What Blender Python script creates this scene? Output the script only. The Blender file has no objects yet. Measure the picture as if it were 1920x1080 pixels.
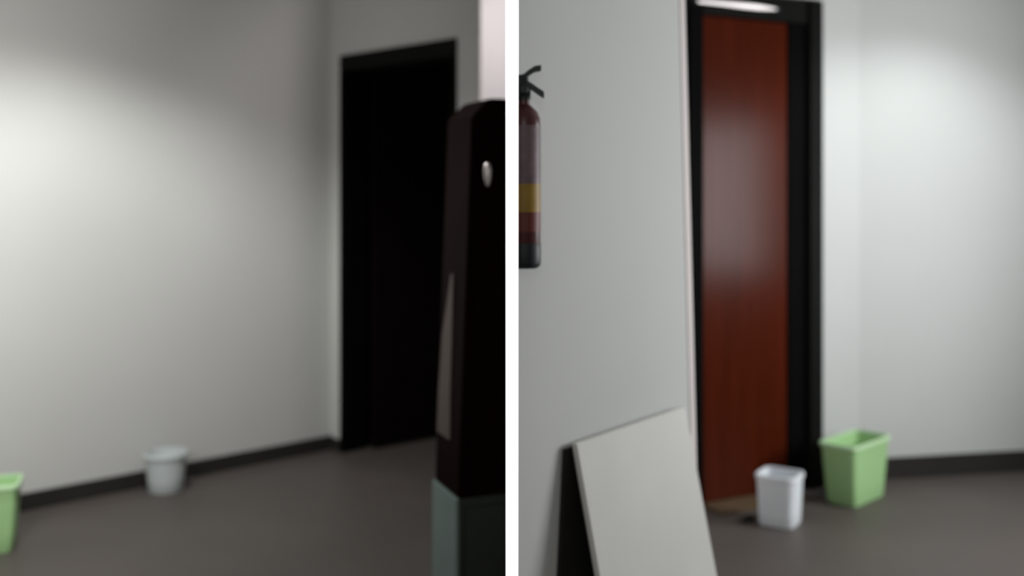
import bpy, bmesh, math
from mathutils import Vector, Matrix

# ------------------------------------------------------------------ camera, light, exposure
S = bpy.context.scene
COL = S.collection
CAM_H, F = 1.45, 2000.0
cd = bpy.data.cameras.new('camera'); cam = bpy.data.objects.new('camera', cd); COL.objects.link(cam)
cam.location = (0, 0, CAM_H); cam.rotation_euler = (math.radians(90), 0, 0)
cd.sensor_width = 36; cd.lens = F/1920*36; cd.shift_y = -190/1920
cd.clip_start = .05
cd.dof.use_dof = True; cd.dof.focus_distance = 2.0; cd.dof.aperture_fstop = cd.lens/26.0
S.camera = cam
S.view_settings.view_transform = 'Standard'; S.view_settings.look = 'None'
S.view_settings.gamma = 1; S.view_settings.exposure = 0.0; S.view_settings.use_curve_mapping = False
w = bpy.data.worlds.new('world'); S.world = w; w.use_nodes = True
w.node_tree.nodes['Background'].inputs[0].default_value = (.8, .9, 1, 1)
w.node_tree.nodes['Background'].inputs[1].default_value = .02
S.cycles.max_bounces = 8

def light(name, kind, loc, power, col=(1, 1, 1), size=.3, aim=None, sy=None, spot=60, blend=.6):
    l = bpy.data.lights.new(name, kind); l.energy = power; l.color = col
    o = bpy.data.objects.new(name, l); COL.objects.link(o); o.location = loc
    if kind == 'AREA':
        l.size = size
        if sy: l.shape = 'RECTANGLE'; l.size_y = sy
    else: l.shadow_soft_size = size
    if kind == 'SPOT': l.spot_size = math.radians(spot); l.spot_blend = blend
    if aim is not None:
        o.rotation_euler = (Vector(aim)-Vector(loc)).to_track_quat('-Z', 'Y').to_euler()
    return o
light('added_fill_light', 'POINT', (0, -.35, 1.95), 38, (1, .99, .97), .25)  # added fill near the camera, mainly to whiten the post
light('added_post_spot', 'SPOT', (0, 1.65, 2.65), 700, (1, 1, 1), .03, (0, 2.0, 1.42), None, 16, .3)  # added narrow spot that brightens only the post
light('left_downlight', 'SPOT', (-1.38, 3.86, 2.66), 135, (.97, 1, .99), .08, (-1.38, 3.86, 0), None, 132, .5)
light('left_fill', 'AREA', (-1.753, 3.0, 1.35), 27, (1, .99, .98), .5, (-2.44, 3.726, 1.4), 1.1)  # area fill kept to flatten the falloff along the left wall
light('right_downlight', 'SPOT', (2.08, 4.56, 2.66), 52, (.95, 1, 1), .06, (2.08, 4.56, 0), None, 122, .6)
light('right_window_daylight', 'AREA', (3.3, 3.75, 1.38), 72, (.98, .99, 1), .9, (.545, 3.3, 1.4), 1.0)
light('passage_lamp', 'SPOT', (.42, 4.55, 2.3), 26, (1, .94, .94), .08, (.05, 5.25, 1.9), None, 100, .5)

# ------------------------------------------------------------------ materials
def mat(name, col, rough=.6, spec=.5, coat=0, noise=0, nscale=6, metal=0, bump=0, emit=0, stretch=None, trans=0):
    m = bpy.data.materials.new(name); m.use_nodes = True
    nt = m.node_tree; b = nt.nodes['Principled BSDF']
    b.inputs['Base Color'].default_value = (*col, 1); b.inputs['Roughness'].default_value = rough
    b.inputs['Specular IOR Level'].default_value = spec; b.inputs['Metallic'].default_value = metal
    b.inputs['Coat Weight'].default_value = coat; b.inputs['Coat Roughness'].default_value = .15
    if trans: b.inputs['Subsurface Weight'].default_value = trans; b.inputs['Subsurface Scale'].default_value = .02
    if emit:
        b.inputs['Emission Color'].default_value = (1, .93, .93, 1); b.inputs['Emission Strength'].default_value = emit
    tc = nt.nodes.new('ShaderNodeTexCoord'); mp = nt.nodes.new('ShaderNodeMapping')
    nt.links.new(tc.outputs['Object'], mp.inputs['Vector'])
    if stretch: mp.inputs['Scale'].default_value = stretch
    nz = nt.nodes.new('ShaderNodeTexNoise'); nz.inputs['Scale'].default_value = nscale; nz.inputs['Detail'].default_value = 4
    nt.links.new(mp.outputs['Vector'], nz.inputs['Vector'])
    if noise:
        r = nt.nodes.new('ShaderNodeValToRGB')
        r.color_ramp.elements[0].position = .3; r.color_ramp.elements[1].position = .7
        r.color_ramp.elements[0].color = (*[c*(1-noise) for c in col], 1)
        r.color_ramp.elements[1].color = (*[min(1, c*(1+noise)) for c in col], 1)
        nt.links.new(nz.outputs['Fac'], r.inputs['Fac']); nt.links.new(r.outputs['Color'], b.inputs['Base Color'])
    if bump:
        bp = nt.nodes.new('ShaderNodeBump'); bp.inputs['Strength'].default_value = bump; bp.inputs['Distance'].default_value = .004
        nt.links.new(nz.outputs['Fac'], bp.inputs['Height']); nt.links.new(bp.outputs['Normal'], b.inputs['Normal'])
    return m
M = {
 'wall_l': mat('wall_paint_left', (.52, .515, .495), .75, .2, noise=.025, nscale=1.5),
 'wall_r': mat('wall_paint_right', (.52, .53, .52), .7, .25, noise=.025, nscale=1.5),
 'wall_far': mat('wall_paint_passage', (.56, .54, .54), .75, .2, noise=.02, nscale=2),
 'trim': mat('pinkish_edge_highlight', (.62, .565, .55), .6, .3, noise=.02),  # highlight on the wall end put into a lighter pinkish colour
 'post': mat('white_post_paint', (.96, .96, .96), .6, .2, noise=.005, nscale=3),
 'ceil': mat('ceiling_paint', (.55, .55, .53), .8, .1, noise=.02),
 'floor': mat('floor_vinyl', (.080, .067, .060), .5, .35, noise=.07, nscale=2.5, bump=.05),
 'skirt': mat('dark_skirting', (.022, .020, .018), .5, .3, noise=.1, nscale=8),
 'frame': mat('black_brown_frame', (.002, .002, .002), .7, .03, noise=.2, nscale=5, stretch=(8, 8, 1)),
 'frame2': mat('dark_brown_architrave', (.006, .006, .0055), .6, .06, noise=.2, nscale=5, stretch=(8, 8, 1)),
 'darkroom': mat('unlit_room_dark_tone', (.008, .008, .008), .9, 0, noise=.1),  # near-black colour carries the darkness of the unlit room
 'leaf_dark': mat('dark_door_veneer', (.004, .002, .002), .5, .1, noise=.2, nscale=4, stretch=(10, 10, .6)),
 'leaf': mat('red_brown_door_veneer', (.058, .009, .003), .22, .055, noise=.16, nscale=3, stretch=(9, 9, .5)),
 'sill': mat('worn_wood_threshold', (.10, .065, .035), .5, .3, noise=.2, nscale=9, stretch=(1, 8, 8)),
 'green': mat('pale_green_plastic', (.35, .58, .27), .45, .4, noise=.03, nscale=4, trans=.1),
 'green_rim': mat('pale_green_rim_plastic', (.47, .67, .40), .4, .4, noise=.03, nscale=4),
 'binw': mat('white_bin_plastic', (.72, .75, .79), .45, .4, noise=.03, nscale=5, trans=.1),
 'binw_rim': mat('white_bin_rim_plastic', (.72, .74, .78), .4, .4, noise=.03, nscale=5),
 'binl': mat('grey_white_bin_plastic', (.52, .56, .56), .5, .3, noise=.03, nscale=5),
 'wedge_black': mat('matte_black', (.012, .012, .011), .7, .2, noise=.2),
 'maroon': mat('maroon_lacquer', (.0045, .0005, .0005), .5, .015, noise=.15, nscale=3, stretch=(6, 6, 1)),
 'chrome': mat('chrome', (.75, .68, .66), .35, .5, metal=1, noise=.03),
 'beige': mat('beige_painted_reflection', (.075, .055, .048), .6, .2, noise=.06),  # reflection on the cabinet flank put into colour
 'plinth': mat('dark_plinth', (.020, .024, .019), .6, .3, noise=.1),
 'plinth_l': mat('plinth_lit_side_tone', (.15, .19, .18), .6, .2, noise=.06),  # lit side of the plinth put into a paler colour
 'board': mat('pale_board', (.56, .555, .525), .6, .25, noise=.04, nscale=3),
 'board_d': mat('dark_gap_shade', (.018, .016, .015), .7, .15, noise=.2, nscale=6),  # dark colour carries the shade behind the leaning board
 'ext_red': mat('extinguisher_red', (.07, .015, .017), .35, .4, noise=.08),
 'ext_label': mat('extinguisher_label', (.15, .105, .12), .5, .3, noise=.25, nscale=30),
 'ext_yellow': mat('extinguisher_yellow_band', (.28, .17, .025), .5, .3, noise=.15, nscale=20),
 'ext_orange': mat('extinguisher_red_band', (.13, .03, .022), .5, .3, noise=.15, nscale=20),
 'black': mat('black_plastic', (.012, .016, .018), .5, .3, noise=.15),
 'tube': mat('glowing_streak', (.9, .85, .85), .4, .3, emit=.75, noise=.01),  # glow added for the bright streak over the door
}

# ------------------------------------------------------------------ helpers
def build(name, bm, m, parent=None, smooth=False, bevel=0):
    bmesh.ops.recalc_face_normals(bm, faces=bm.faces)
    if bevel:
        bmesh.ops.bevel(bm, geom=[e for e in bm.edges if len(e.link_faces) == 2 and e.calc_face_angle(0) > .5], offset=bevel, segments=2, affect='EDGES', clamp_overlap=True)
    me = bpy.data.meshes.new(name); bm.to_mesh(me); bm.free()
    if smooth:
        for p in me.polygons: p.use_smooth = True
        me.set_sharp_from_angle(angle=math.radians(40))
    me.materials.append(m)
    o = bpy.data.objects.new(name, me); COL.objects.link(o)
    if parent: o.parent = parent
    return o
def thing(name, label, cat, loc=(0, 0, 0), rz=0, group=None):
    o = bpy.data.objects.new(name, None); COL.objects.link(o); o.empty_display_size = .1
    o.location = loc; o.rotation_euler = (0, 0, rz); o['label'] = label; o['category'] = cat
    if group: o['group'] = group
    return o
def prism(bm, plan, z0, z1, top=None):
    """plan polygon (x, y) raised from z0 to z1, with an optional different polygon on top"""
    a = [bm.verts.new((x, y, z0)) for x, y in plan]; b = [bm.verts.new((x, y, z1)) for x, y in (top or plan)]
    n = len(a); bm.faces.new(a); bm.faces.new(b[::-1])
    for i in range(n): bm.faces.new((a[i], b[i], b[(i+1) % n], a[(i+1) % n]))
    return bm
def strip(p, q, out, t0, t1):
    """plan rectangle along p-q lying between t0 and t1 along the direction out"""
    p, q, out = Vector(p), Vector(q), Vector(out)
    return [tuple(p+out*t0), tuple(q+out*t0), tuple(q+out*t1), tuple(p+out*t1)]
def struct(name, bm, m, **k):
    o = build(name, bm, m, **k); o['kind'] = 'structure'; return o
def loft(bm, rings, cap0=True, cap1=True):
    R = [[bm.verts.new(v) for v in r] for r in rings]; n = len(R[0])
    for a, b in zip(R, R[1:]):
        for i in range(n): bm.faces.new((a[i], a[(i+1) % n], b[(i+1) % n], b[i]))
    if cap0: bm.faces.new(R[0][::-1])
    if cap1: bm.faces.new(R[-1])
    return bm
def circ(r, z, n=40, c=(0, 0)): return [(c[0]+r*math.cos(2*math.pi*i/n), c[1]+r*math.sin(2*math.pi*i/n), z) for i in range(n)]
def rrect(w_, d_, r, z, k=6):
    pts = []
    for cx, cy, a0 in ((w_/2-r, d_/2-r, 0), (-w_/2+r, d_/2-r, 90), (-w_/2+r, -d_/2+r, 180), (w_/2-r, -d_/2+r, 270)):
        for i in range(k+1):
            a = math.radians(a0+90*i/k); pts.append((cx+r*math.cos(a), cy+r*math.sin(a), z))
    return pts
def tube(bm, a, b, r0, r1=None, n=16):
    a, b = Vector(a), Vector(b); r1 = r1 or r0; d = (b-a).normalized()
    u = d.orthogonal().normalized(); v = d.cross(u)
    def ring(c, r): return [c+(u*math.cos(2*math.pi*i/n)+v*math.sin(2*math.pi*i/n))*r for i in range(n)]
    return loft(bm, [ring(a, r0*.7), ring(a+d*r0*.3, r0), ring(b-d*r1*.3, r1), ring(b, r1*.7)])
V2 = lambda x, y: Vector((x, y))
H = 2.75

# ------------------------------------------------------------------ room shell
bm = bmesh.new(); prism(bm, [(-4.6, -2.2), (4.6, -2.2), (4.6, 8), (-4.6, 8)], -.1, 0); struct('floor', bm, M['floor'])
bm = bmesh.new(); prism(bm, [(-4.6, -2.2), (4.6, -2.2), (4.6, 8), (-4.6, 8)], H, H+.1); struct('ceiling', bm, M['ceil'])
# left room: long wall and the door wall meeting at corner B
A = V2(-2.199, 4.78); B = V2(-1.005, 5.91)
dl = (B-A).normalized(); nl = V2(dl.y, -dl.x)           # nl faces the camera
A0 = A-dl*3.2
bm = bmesh.new(); prism(bm, strip(A0, B+dl*.14, -nl, 0, .12), 0, H); struct('wall_left', bm, M['wall_l'])
bm = bmesh.new(); prism(bm, strip(A0, B, nl, 0, .025), 0, .075); struct('baseboard_left', bm, M['skirt'], bevel=.002)
de = nl.copy(); ne = V2(-dl.x, -dl.y)                   # door wall runs along de, faces ne
P = lambda t, o=0: B+de*t+ne*o
T0, T1, T2, DZ = .104, 1.079, 1.244, 2.165
bm = bmesh.new()
for a, b, z0, z1 in ((0, T0+.03, 0, H), (T0+.03, T1-.03, DZ-.03, H), (T1-.03, T2, 0, H)):
    prism(bm, [tuple(P(a)), tuple(P(b)), tuple(P(b, -.14)), tuple(P(a, -.14))], z0, z1)
struct('wall_end', bm, M['wall_l'])
bm = bmesh.new(); prism(bm, [tuple(P(T1)), tuple(P(T2)), tuple(P(T2, .012)), tuple(P(T1, .012))], 0, .066)
prism(bm, [tuple(P(.013)), tuple(P(T0)), tuple(P(T0, .012)), tuple(P(.013, .012))], 0, .066)
struct('baseboard_end', bm, M['skirt'])
# passage wall running back from the corner beside the door
Q = P(T2)
bm = bmesh.new(); prism(bm, strip(Q+dl*.14, Q+dl*2.2, -de, 0, .12), 0, H); struct('wall_passage', bm, M['wall_far'])
bm = bmesh.new(); prism(bm, strip(Q, Q+dl*.1399, de, 0, .004), 0, H); struct('trim_1', bm, M['wall_far'])
# unlit room behind the left door, its darkness put into near-black walls
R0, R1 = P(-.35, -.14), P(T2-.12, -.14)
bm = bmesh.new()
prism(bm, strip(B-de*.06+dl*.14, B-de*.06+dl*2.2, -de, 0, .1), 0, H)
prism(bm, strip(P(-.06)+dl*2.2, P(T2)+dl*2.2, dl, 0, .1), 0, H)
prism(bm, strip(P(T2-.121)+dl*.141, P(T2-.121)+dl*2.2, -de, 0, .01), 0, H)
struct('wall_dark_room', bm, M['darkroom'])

def doorframe(name, pt, t0, t1, z, wl, wr, wt, mat_in, mat_out, depth, step=0):
    """frame in a wall; pt(t, o): point at t along the wall, o out of it"""
    root = bpy.data.objects.new(name, None); COL.objects.link(root); root['kind'] = 'structure'
    def q(a, b, o0, o1): return [tuple(pt(a, o0)), tuple(pt(b, o0)), tuple(pt(b, o1)), tuple(pt(a, o1))]
    build('jamb', prism(bmesh.new(), q(t0, t0+wl, -depth, .014), 0, z-wt), mat_in, root, bevel=.003)
    build('jamb', prism(bmesh.new(), q(t1-wr, t1, -depth, .014), 0, z-wt), mat_in, root, bevel=.003)
    build('header', prism(bmesh.new(), q(t0, t1, -depth, .014), z-wt, z), mat_out, root, bevel=.003)
    return root, q
d1, q1 = doorframe('door_1', P, T0, T1, DZ, .035, .035, .085, M['frame'], M['frame2'], .15)
# the leaf stands open, swung into the unlit room from the left jamb
hinge = P(T0+.05, -.16)
ld = (dl*math.cos(.06)+de*math.sin(.06)).normalized(); ln = V2(ld.y, -ld.x)
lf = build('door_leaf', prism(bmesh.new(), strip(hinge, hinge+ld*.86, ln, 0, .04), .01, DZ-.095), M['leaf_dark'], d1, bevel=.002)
b_ = bmesh.new(); c = hinge+ld*.79+ln*.04
tube(b_, (*c, 1.0), (*(c+ln*.05), 1.0), .009); tube(b_, (*(c+ln*.05), 1.0), (*(c+ln*.05-ld*.11), 1.0), .009)
build('door_handle', b_, M['frame2'], lf, smooth=True)

# right room: near wall with extinguisher, return wall, door wall, right wall
W0, W1 = V2(-.001, 2.591), V2(.545, 3.30)
dw = (W1-W0).normalized(); nw = V2(dw.y, -dw.x)
lean = dw*.143                                             # the wall's end is slanted to imitate verticals converging under camera tilt
E0 = W1+dw*.025
bm = bmesh.new()
lo = [tuple(W0), tuple(E0+dw*.02), tuple(E0+dw*.02-nw*.05), tuple(W0-nw*.05+dw*.052)]
up = [tuple(W0), tuple(E0+dw*.02-lean), tuple(E0+dw*.02-lean-nw*.05), tuple(W0-nw*.05+dw*.052)]
prism(bm, lo, 0, H, up); struct('wall_near', bm, M['wall_r'])
bm = bmesh.new()
a, b = E0+dw*.02, W1+dw*.090
lo = [tuple(a+nw*.002), tuple(b), tuple(b-nw*.055), tuple(a-nw*.05)]
up = [tuple(Vector(p)-lean) for p in lo]
prism(bm, lo, 0, H, up); struct('trim_2', bm, M['trim'], bevel=.004)  # lighter strip carries the highlight on the wall end
dd = V2(.884, .468).normalized(); nd = V2(dd.y, -dd.x)
D0 = V2(.88, 4.825)
PD = lambda t, o=0: D0+dd*t+nd*o
bm = bmesh.new(); rr = PD(-.13)
prism(bm, [tuple(W1-nw*.056+dw*.0), tuple(rr), tuple(rr-dd*.1), tuple(W1-nw*.056-V2(.1, 0))], 0, H)
struct('wall_return', bm, M['wall_r'])
TD1, TK = .694, .948
DZ2 = 2.262
bm = bmesh.new()
def qd(a, b, o0, o1): return [tuple(PD(a, o0)), tuple(PD(b, o0)), tuple(PD(b, o1)), tuple(PD(a, o1))]
prism(bm, qd(-.23, TD1, -.14, 0), DZ2+.09, H)
K = PD(TK); RW = V2(.98, .196).normalized(); nr = V2(RW.y, -RW.x)
prism(bm, qd(TD1, TK, -.14, 0), 0, H)
struct('wall_door', bm, M['wall_r'])
bm = bmesh.new(); prism(bm, strip(K, K+RW*2.6, -nr, 0, .14), 0, H); struct('wall_right', bm, M['wall_r'])
bm = bmesh.new(); prism(bm, strip(K, K+RW*2.6, nr, 0, .012), 0, .105); struct('baseboard_right', bm, M['skirt'], bevel=.002)
bm = bmesh.new(); prism(bm, qd(TD1, TK, 0, .012), 0, .105); struct('baseboard_door_side', bm, M['skirt'])
# far closure of the passage and outer walls
bm = bmesh.new(); prism(bm, [(.62, 4.78), (.72, 4.78), (.72, 8), (.62, 8)], 0, H); struct('wall_passage_side', bm, M['wall_far'])
bm = bmesh.new(); prism(bm, [(-4.6, -2.2), (4.6, -2.2), (4.6, -2.1), (-4.6, -2.1)], 0, H); struct('wall_back', bm, M['wall_l'])
bm = bmesh.new(); prism(bm, [(-4.6, -2.1), (-4.5, -2.1), (-4.5, 8), (-4.6, 8)], 0, H); struct('wall_outer_left', bm, M['wall_l'])
bm = bmesh.new(); prism(bm, [(4.5, -2.1), (4.6, -2.1), (4.6, 8), (4.5, 8)], 0, H); struct('wall_outer_right', bm, M['wall_r'])

# right door
d2 = bpy.data.objects.new('door_2', None); COL.objects.link(d2); d2['kind'] = 'structure'
build('jamb', prism(bmesh.new(), qd(-.10, -.025, -.12, .01), 0, DZ2), M['frame'], d2)
build('jamb', prism(bmesh.new(), qd(.50, .612, -.12, -.015), 0, DZ2), M['frame'], d2, bevel=.003)
build('architrave', prism(bmesh.new(), qd(.612, TD1, -.12, .016), 0, DZ2+.08), M['frame2'], d2, bevel=.004)
build('header', prism(bmesh.new(), qd(-.12, .612, -.12, -.002), DZ2-.03, DZ2+.08), M['frame2'], d2, bevel=.004)
lf = build('door_leaf', prism(bmesh.new(), qd(-.022, .497, -.06, -.022), .012, DZ2-.034), M['leaf'], d2, bevel=.003)
build('threshold', prism(bmesh.new(), qd(-.022, .50, -.06, .13), 0, .010), M['sill'], d2, bevel=.003)
# bright streak over the door, built as an added glowing bar
lp = thing('streak_bar', 'slim white glowing streak above the red-brown door', 'lamp')
za = DZ2+.018
a, b = PD(-.07, .022), PD(.395, .022)
rg = []
for k, rd in ((0, .004), (.05, .006), (.35, .008), (.6, .011), (.75, .011), (.88, .008), (.97, .004), (1, .002)):
    c = a+(b-a)*k
    rg.append([Vector((*c, za))+(Vector((*nd, 0))*math.cos(t*math.pi/6)+Vector((0, 0, 1))*math.sin(t*math.pi/6))*rd for t in range(12)])
build('tube', loft(bmesh.new(), rg), M['tube'], lp, smooth=True)
for c in (PD(-.078, .018), PD(.402, .018)):
    build('end_cap', tube(bmesh.new(), (*(c-dd*.008), za), (*(c+dd*.008), za), .013), M['black'], lp, smooth=True)
build('batten', prism(bmesh.new(), qd(-.086, .41, 0, .010), za-.012, za+.012), M['frame2'], lp)

# slim white post, added in place of the border strip between two views
bm = bmesh.new(); prism(bm, [(-.012, 2.0), (.012, 2.0), (.012, 2.09), (-.012, 2.09)], 0, H); struct('border_strip', bm, M['post'])

# ------------------------------------------------------------------ maroon cabinet on its plinth
u = V2(.93, .37).normalized(); v = V2(-u.y, u.x)
FL = V2(-.170, 3.40); BL = FL+v*.25; FR = FL+u*.42; BR = BL+u*.42
ZB, ZS, ZT = .455, 1.675, 1.735
cab = thing('cabinet', 'dark maroon lacquered cabinet with sloped shoulder beside the dark doorway', 'cabinet', (*FL, ZB))
cab_inv = Matrix.Translation(-Vector((*FL, ZB)))
def cabpart(name, bm, m, smooth=False, bevel=0, parent=cab):
    if parent is cab: bmesh.ops.transform(bm, matrix=cab_inv, verts=bm.verts)
    return build(name, bm, m, parent, smooth, bevel)
def ring(l, r, z): return [(*(FL+u*l), z), (*(FR-u*r), z), (*(BR-u*r), z), (*(BL+u*l), z)]
TL = .05
bm = loft(bmesh.new(), [ring(0, 0, ZB), ring(.004, 0, ZB+.12), ring(TL*.9, .0, ZS), ring(TL+.055, .05, ZT)])
cabpart('body', bm, M['maroon'], bevel=.006)
# door on the front face and hardware
fr = lambda x, z, o: (*(FL+u*x-v*o), z)
def slab(x0, x1, x2, x3, z0, z1, o0, o1):
    return loft(bmesh.new(), [[fr(x0, z0, o0), fr(x1, z0, o0), fr(x1, z0, o1), fr(x0, z0, o1)], [fr(x2, z1, o0), fr(x3, z1, o0), fr(x3, z1, o1), fr(x2, z1, o1)]])
dr = cabpart('door', slab(.022, .39, .07, .39, ZB+.03, ZS-.03, 0, .014), M['maroon'], bevel=.003)
hx = .088; bm = bmesh.new()
prof = [(.000, .004), (.012, .009), (.03, .0125), (.05, .0135), (.066, .011), (.075, .005)]
bm = loft(bm, [[Vector(fr(hx+r*math.cos(a*math.pi/8), 1.452+zz, .028+r*math.sin(a*math.pi/8))) for a in range(16)] for zz, r in prof])
tube(bm, fr(hx, 1.50, .012), fr(hx, 1.50, .03), .006)
bmesh.ops.transform(bm, matrix=cab_inv, verts=bm.verts)
h = build('handle', bm, M['chrome'], dr, smooth=True); h['label'] = 'small bright metal teardrop handle'
# pale reflection on the left flank, put in as a beige strip
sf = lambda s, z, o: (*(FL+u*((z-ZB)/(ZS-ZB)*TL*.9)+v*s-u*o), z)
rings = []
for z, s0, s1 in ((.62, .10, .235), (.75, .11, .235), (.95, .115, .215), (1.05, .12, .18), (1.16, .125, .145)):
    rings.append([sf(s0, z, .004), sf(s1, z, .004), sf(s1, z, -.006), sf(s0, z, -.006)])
s_ = cabpart('reflection_strip', loft(bmesh.new(), rings), M['beige']); s_['label'] = 'narrow dull beige strip of painted reflection'
# plinth, the light on its left side put into a paler panel
pl = thing('plinth', 'grey box plinth with side coloured pale as lit under the maroon cabinet', 'plinth', (*FL, 0))
pinv = Matrix.Translation(-Vector((*FL, 0)))
bm = prism(bmesh.new(), [tuple(FL-u*.0-v*.0), tuple(FR), tuple(BR), tuple(BL)], 0, ZB-.001)
bmesh.ops.transform(bm, matrix=pinv, verts=bm.verts); build('body', bm, M['plinth'], pl)
bm = prism(bmesh.new(), strip(FL-v*.003, BL, -u, 0.0002, .010), 0, ZB-.001)
bmesh.ops.transform(bm, matrix=pinv, verts=bm.verts)
o = build('lit_side_panel', bm, M['plinth_l'], pl, bevel=.002); o['label'] = 'side panel coloured pale grey as lit'
bm = prism(bmesh.new(), strip(FL+u*.02, FR-u*.02, -v, 0.0002, .008), .03, ZB-.03)
bmesh.ops.transform(bm, matrix=pinv, verts=bm.verts); build('front_panel', bm, M['plinth'], pl, bevel=.002)

# ------------------------------------------------------------------ leaning board (right room, near wall)
bd = thing('leaning_board', 'large pale cream board leaning against the wall below the fire extinguisher', 'board', (*W1, 0))
binv = Matrix.Translation(-Vector((*W1, 0)))
topz = .785
def wl(s, o, z): return Vector((*(W1+dw*s+nw*o), z))     # s along the wall from its end, o out of it
sR, sL = -.075, -.660
off = .185
def sheet(o0, o1, zb, zt, th, s0, s1, s0b=None, s1b=None):
    s0b = s0 if s0b is None else s0b; s1b = s1 if s1b is None else s1b
    tz = topz-zt
    return loft(bmesh.new(), [[wl(s0b, o1, zb), wl(s1b, o1, zb), wl(s1b, o1+th, zb), wl(s0b, o1+th, zb)],
                              [wl(s0, o0, zt), wl(s1, o0, zt), wl(s1, o0+th, zt), wl(s0, o0+th, zt)]])
bm = sheet(.015, off, 0, topz, .016, sL, sR)
bmesh.ops.transform(bm, matrix=binv, verts=bm.verts); build('panel', bm, M['board'], bd, bevel=.002)
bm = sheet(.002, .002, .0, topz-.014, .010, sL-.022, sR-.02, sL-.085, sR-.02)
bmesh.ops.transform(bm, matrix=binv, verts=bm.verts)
o = build('gap_shade', bm, M['board_d'], bd); o['label'] = 'dark sheet standing for shade in the gap at the left end'  # dark sheet put where the gap is in shade
bm = sheet(.0125, off-.004, .0, topz-.01, .003, sL+.003, sR-.003)
bmesh.ops.transform(bm, matrix=binv, verts=bm.verts)
build('back_face', bm, M['board_d'], bd)

# ------------------------------------------------------------------ fire extinguisher
ex = thing('fire_extinguisher', 'dark red fire extinguisher with yellow band hung on the white wall', 'extinguisher', (.0275, 2.545, 1.262))
R = .0405
bm = loft(bmesh.new(), [circ(R*.5, .028), circ(R*.9, .032), circ(R, .045), circ(R, .335), circ(R*.97, .35), circ(R*.82, .366), circ(R*.5, .379), circ(R*.36, .384), circ(R*.34, .40)])
build('cylinder', bm, M['ext_red'], ex, smooth=True)
bm = loft(bmesh.new(), [circ(R*.8, -.006), circ(R*.98, 0), circ(R*1.03, .008), circ(R*1.03, .052), circ(R*.99, .056)]); build('foot', bm, M['black'], ex, smooth=True)
def band(name, z0, z1, m, r=1.008, label=None):
    o = build(name, loft(bmesh.new(), [circ(R*r, z0), circ(R*r, z1)], False, False), m, ex, smooth=True)
    if label: o['label'] = label
band('label_sheet', .195, .333, M['ext_label'], label='greyish printed paper label')
band('colour_band', .128, .195, M['ext_yellow'], 1.012, label='yellow band')
band('colour_band', .082, .128, M['ext_orange'], 1.008, label='dull red band')
bm = loft(bmesh.new(), [circ(.017, .395, 20), circ(.017, .425, 20), circ(.012, .432, 20), circ(.012, .45, 20)])
va = build('valve', bm, M['black'], ex, smooth=True)
ex.rotation_euler = (0, 0, math.radians(0))
def lever(name, pts, wd, th):
    rs = []
    for x, z in pts: rs.append([(x, -wd/2, z-th/2), (x, wd/2, z-th/2), (x, wd/2, z+th/2), (x, -wd/2, z+th/2)])
    build(name, loft(bmesh.new(), rs), M['black'], ex, bevel=.0015)
lever('carry_handle', [(-.02, .437), (.005, .434), (.02, .426), (.035, .415), (.049, .406)], .022, .016)
lever('squeeze_lever', [(-.022, .445), (.0, .449), (.012, .459), (.026, .468), (.042, .471)], .02, .014)
bm = tube(bmesh.new(), (0, -.014, .418), (0, -.032, .418), .013); build('gauge', bm, M['black'], ex, smooth=True)
b0 = V2(.0275, 2.545); wp = W0+dw*((b0-W0).dot(dw))
bm = bmesh.new(); p0 = Vector((*(wp-b0), .36)); 
tube(bm, p0+Vector((*(nw*.001), 0)), (*( -nw*.015), .39), .006)
build('wall_bracket', bm, M['black'], ex, smooth=True)

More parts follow.
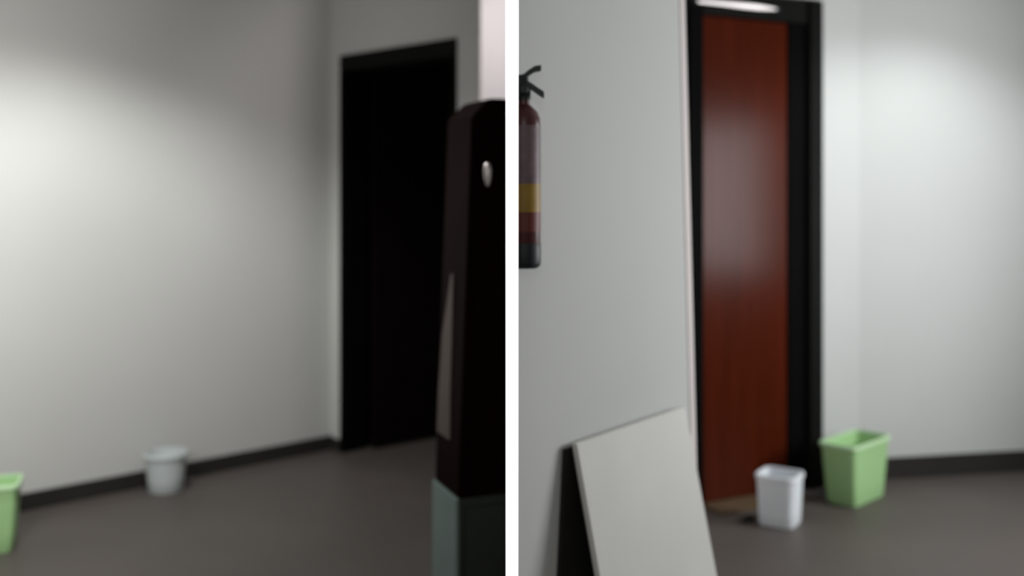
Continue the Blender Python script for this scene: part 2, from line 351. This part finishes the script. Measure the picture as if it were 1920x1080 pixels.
# ------------------------------------------------------------------ baskets and bins
def basket(name, label, loc, rz, W, D, Hh, tap, rad, mb, mr, wall=.004, group=None, lip=.008):
    t = thing(name, label, 'bin', loc, rz, group)
    f = lambda k: 1-tap*(1-k)
    ks = [0, .04, .3, .6, .9, 1]
    rings = [rrect(W*f(k)*(.96 if k == 0 else 1), D*f(k)*(.96 if k == 0 else 1), rad*f(k), Hh*k) for k in ks]
    rings += [rrect(W*f(k)-2*wall, D*f(k)-2*wall, rad*f(k)-wall*.5, max(Hh*k, .006)) for k in reversed(ks[1:])]
    rings.append(rrect(W*f(0)*.9-2*wall, D*f(0)*.9-2*wall, rad*.8, .006))
    build('body', loft(bmesh.new(), rings), mb, t, smooth=True)
    a = [rrect(W+.001, D+.001, rad, Hh-.016), rrect(W+2*lip, D+2*lip, rad+lip, Hh-.014), rrect(W+2*lip, D+2*lip, rad+lip, Hh-.003), rrect(W+2*lip-.004, D+2*lip-.004, rad+lip-.002, Hh+.002),
         rrect(W-2*wall-.001, D-2*wall-.001, rad-.003, Hh+.002), rrect(W-2*wall-.002, D-2*wall-.002, rad-.004, Hh-.008)]
    build('rim', loft(bmesh.new(), a, False, False), mr, t, smooth=True)
    return t
ga = math.atan2(.21, .21)
basket('waste_basket', 'pale green waste basket on the floor right of the red-brown door', (1.595, 4.955, 0), ga, .35, .175, .28, .17, .025, M['green'], M['green_rim'], group='pale green waste baskets')
basket('waste_basket', 'pale green waste basket cut by the left edge, beside the dark skirting', (-2.125, 4.26, 0), math.radians(18), .29, .18, .268, .12, .025, M['green'], M['green_rim'], group='pale green waste baskets')
wa = math.atan2(.10, -.13)
basket('waste_bin', 'small white square bin in front of the red-brown door', (1.155, 4.60, 0), math.radians(-32), .17, .165, .215, .10, .034, M['binw'], M['binw_rim'], lip=.005)
t = thing('waste_bin', 'small round white bin against the skirting of the bare wall', 'bin', (-1.65, 5.085, 0))
RR = [(.075, 0), (.080, .006), (.086, .07), (.092, .13), (.097, .18)]
build('body', loft(bmesh.new(), [circ(r, z) for r, z in RR]+[circ(r-.004, max(z, .008)) for r, z in reversed(RR)]), M['binl'], t, smooth=True)
build('rim', loft(bmesh.new(), [circ(.0975, .170), circ(.104, .172), circ(.104, .182), circ(.101, .186), circ(.093, .186), circ(.092, .178)], False, False), M['binl'], t, smooth=True)
# small black wedge by the white bin
bm = bmesh.new()
loft(bm, [[(-.028, -.013, 0), (-.028, .013, 0), (-.028, .013, .005), (-.028, -.013, .005)], [(.028, -.015, 0), (.028, .015, 0), (.028, .015, .024), (.028, -.015, .024)]])
o = build('dark_wedge', bm, M['wedge_black'], bevel=.002); o.location = (1.018, 4.62, 0); o.rotation_euler = (0, 0, .3)
o['label'] = 'small black wedge on the floor left of the white square bin'; o['category'] = 'doorstop'
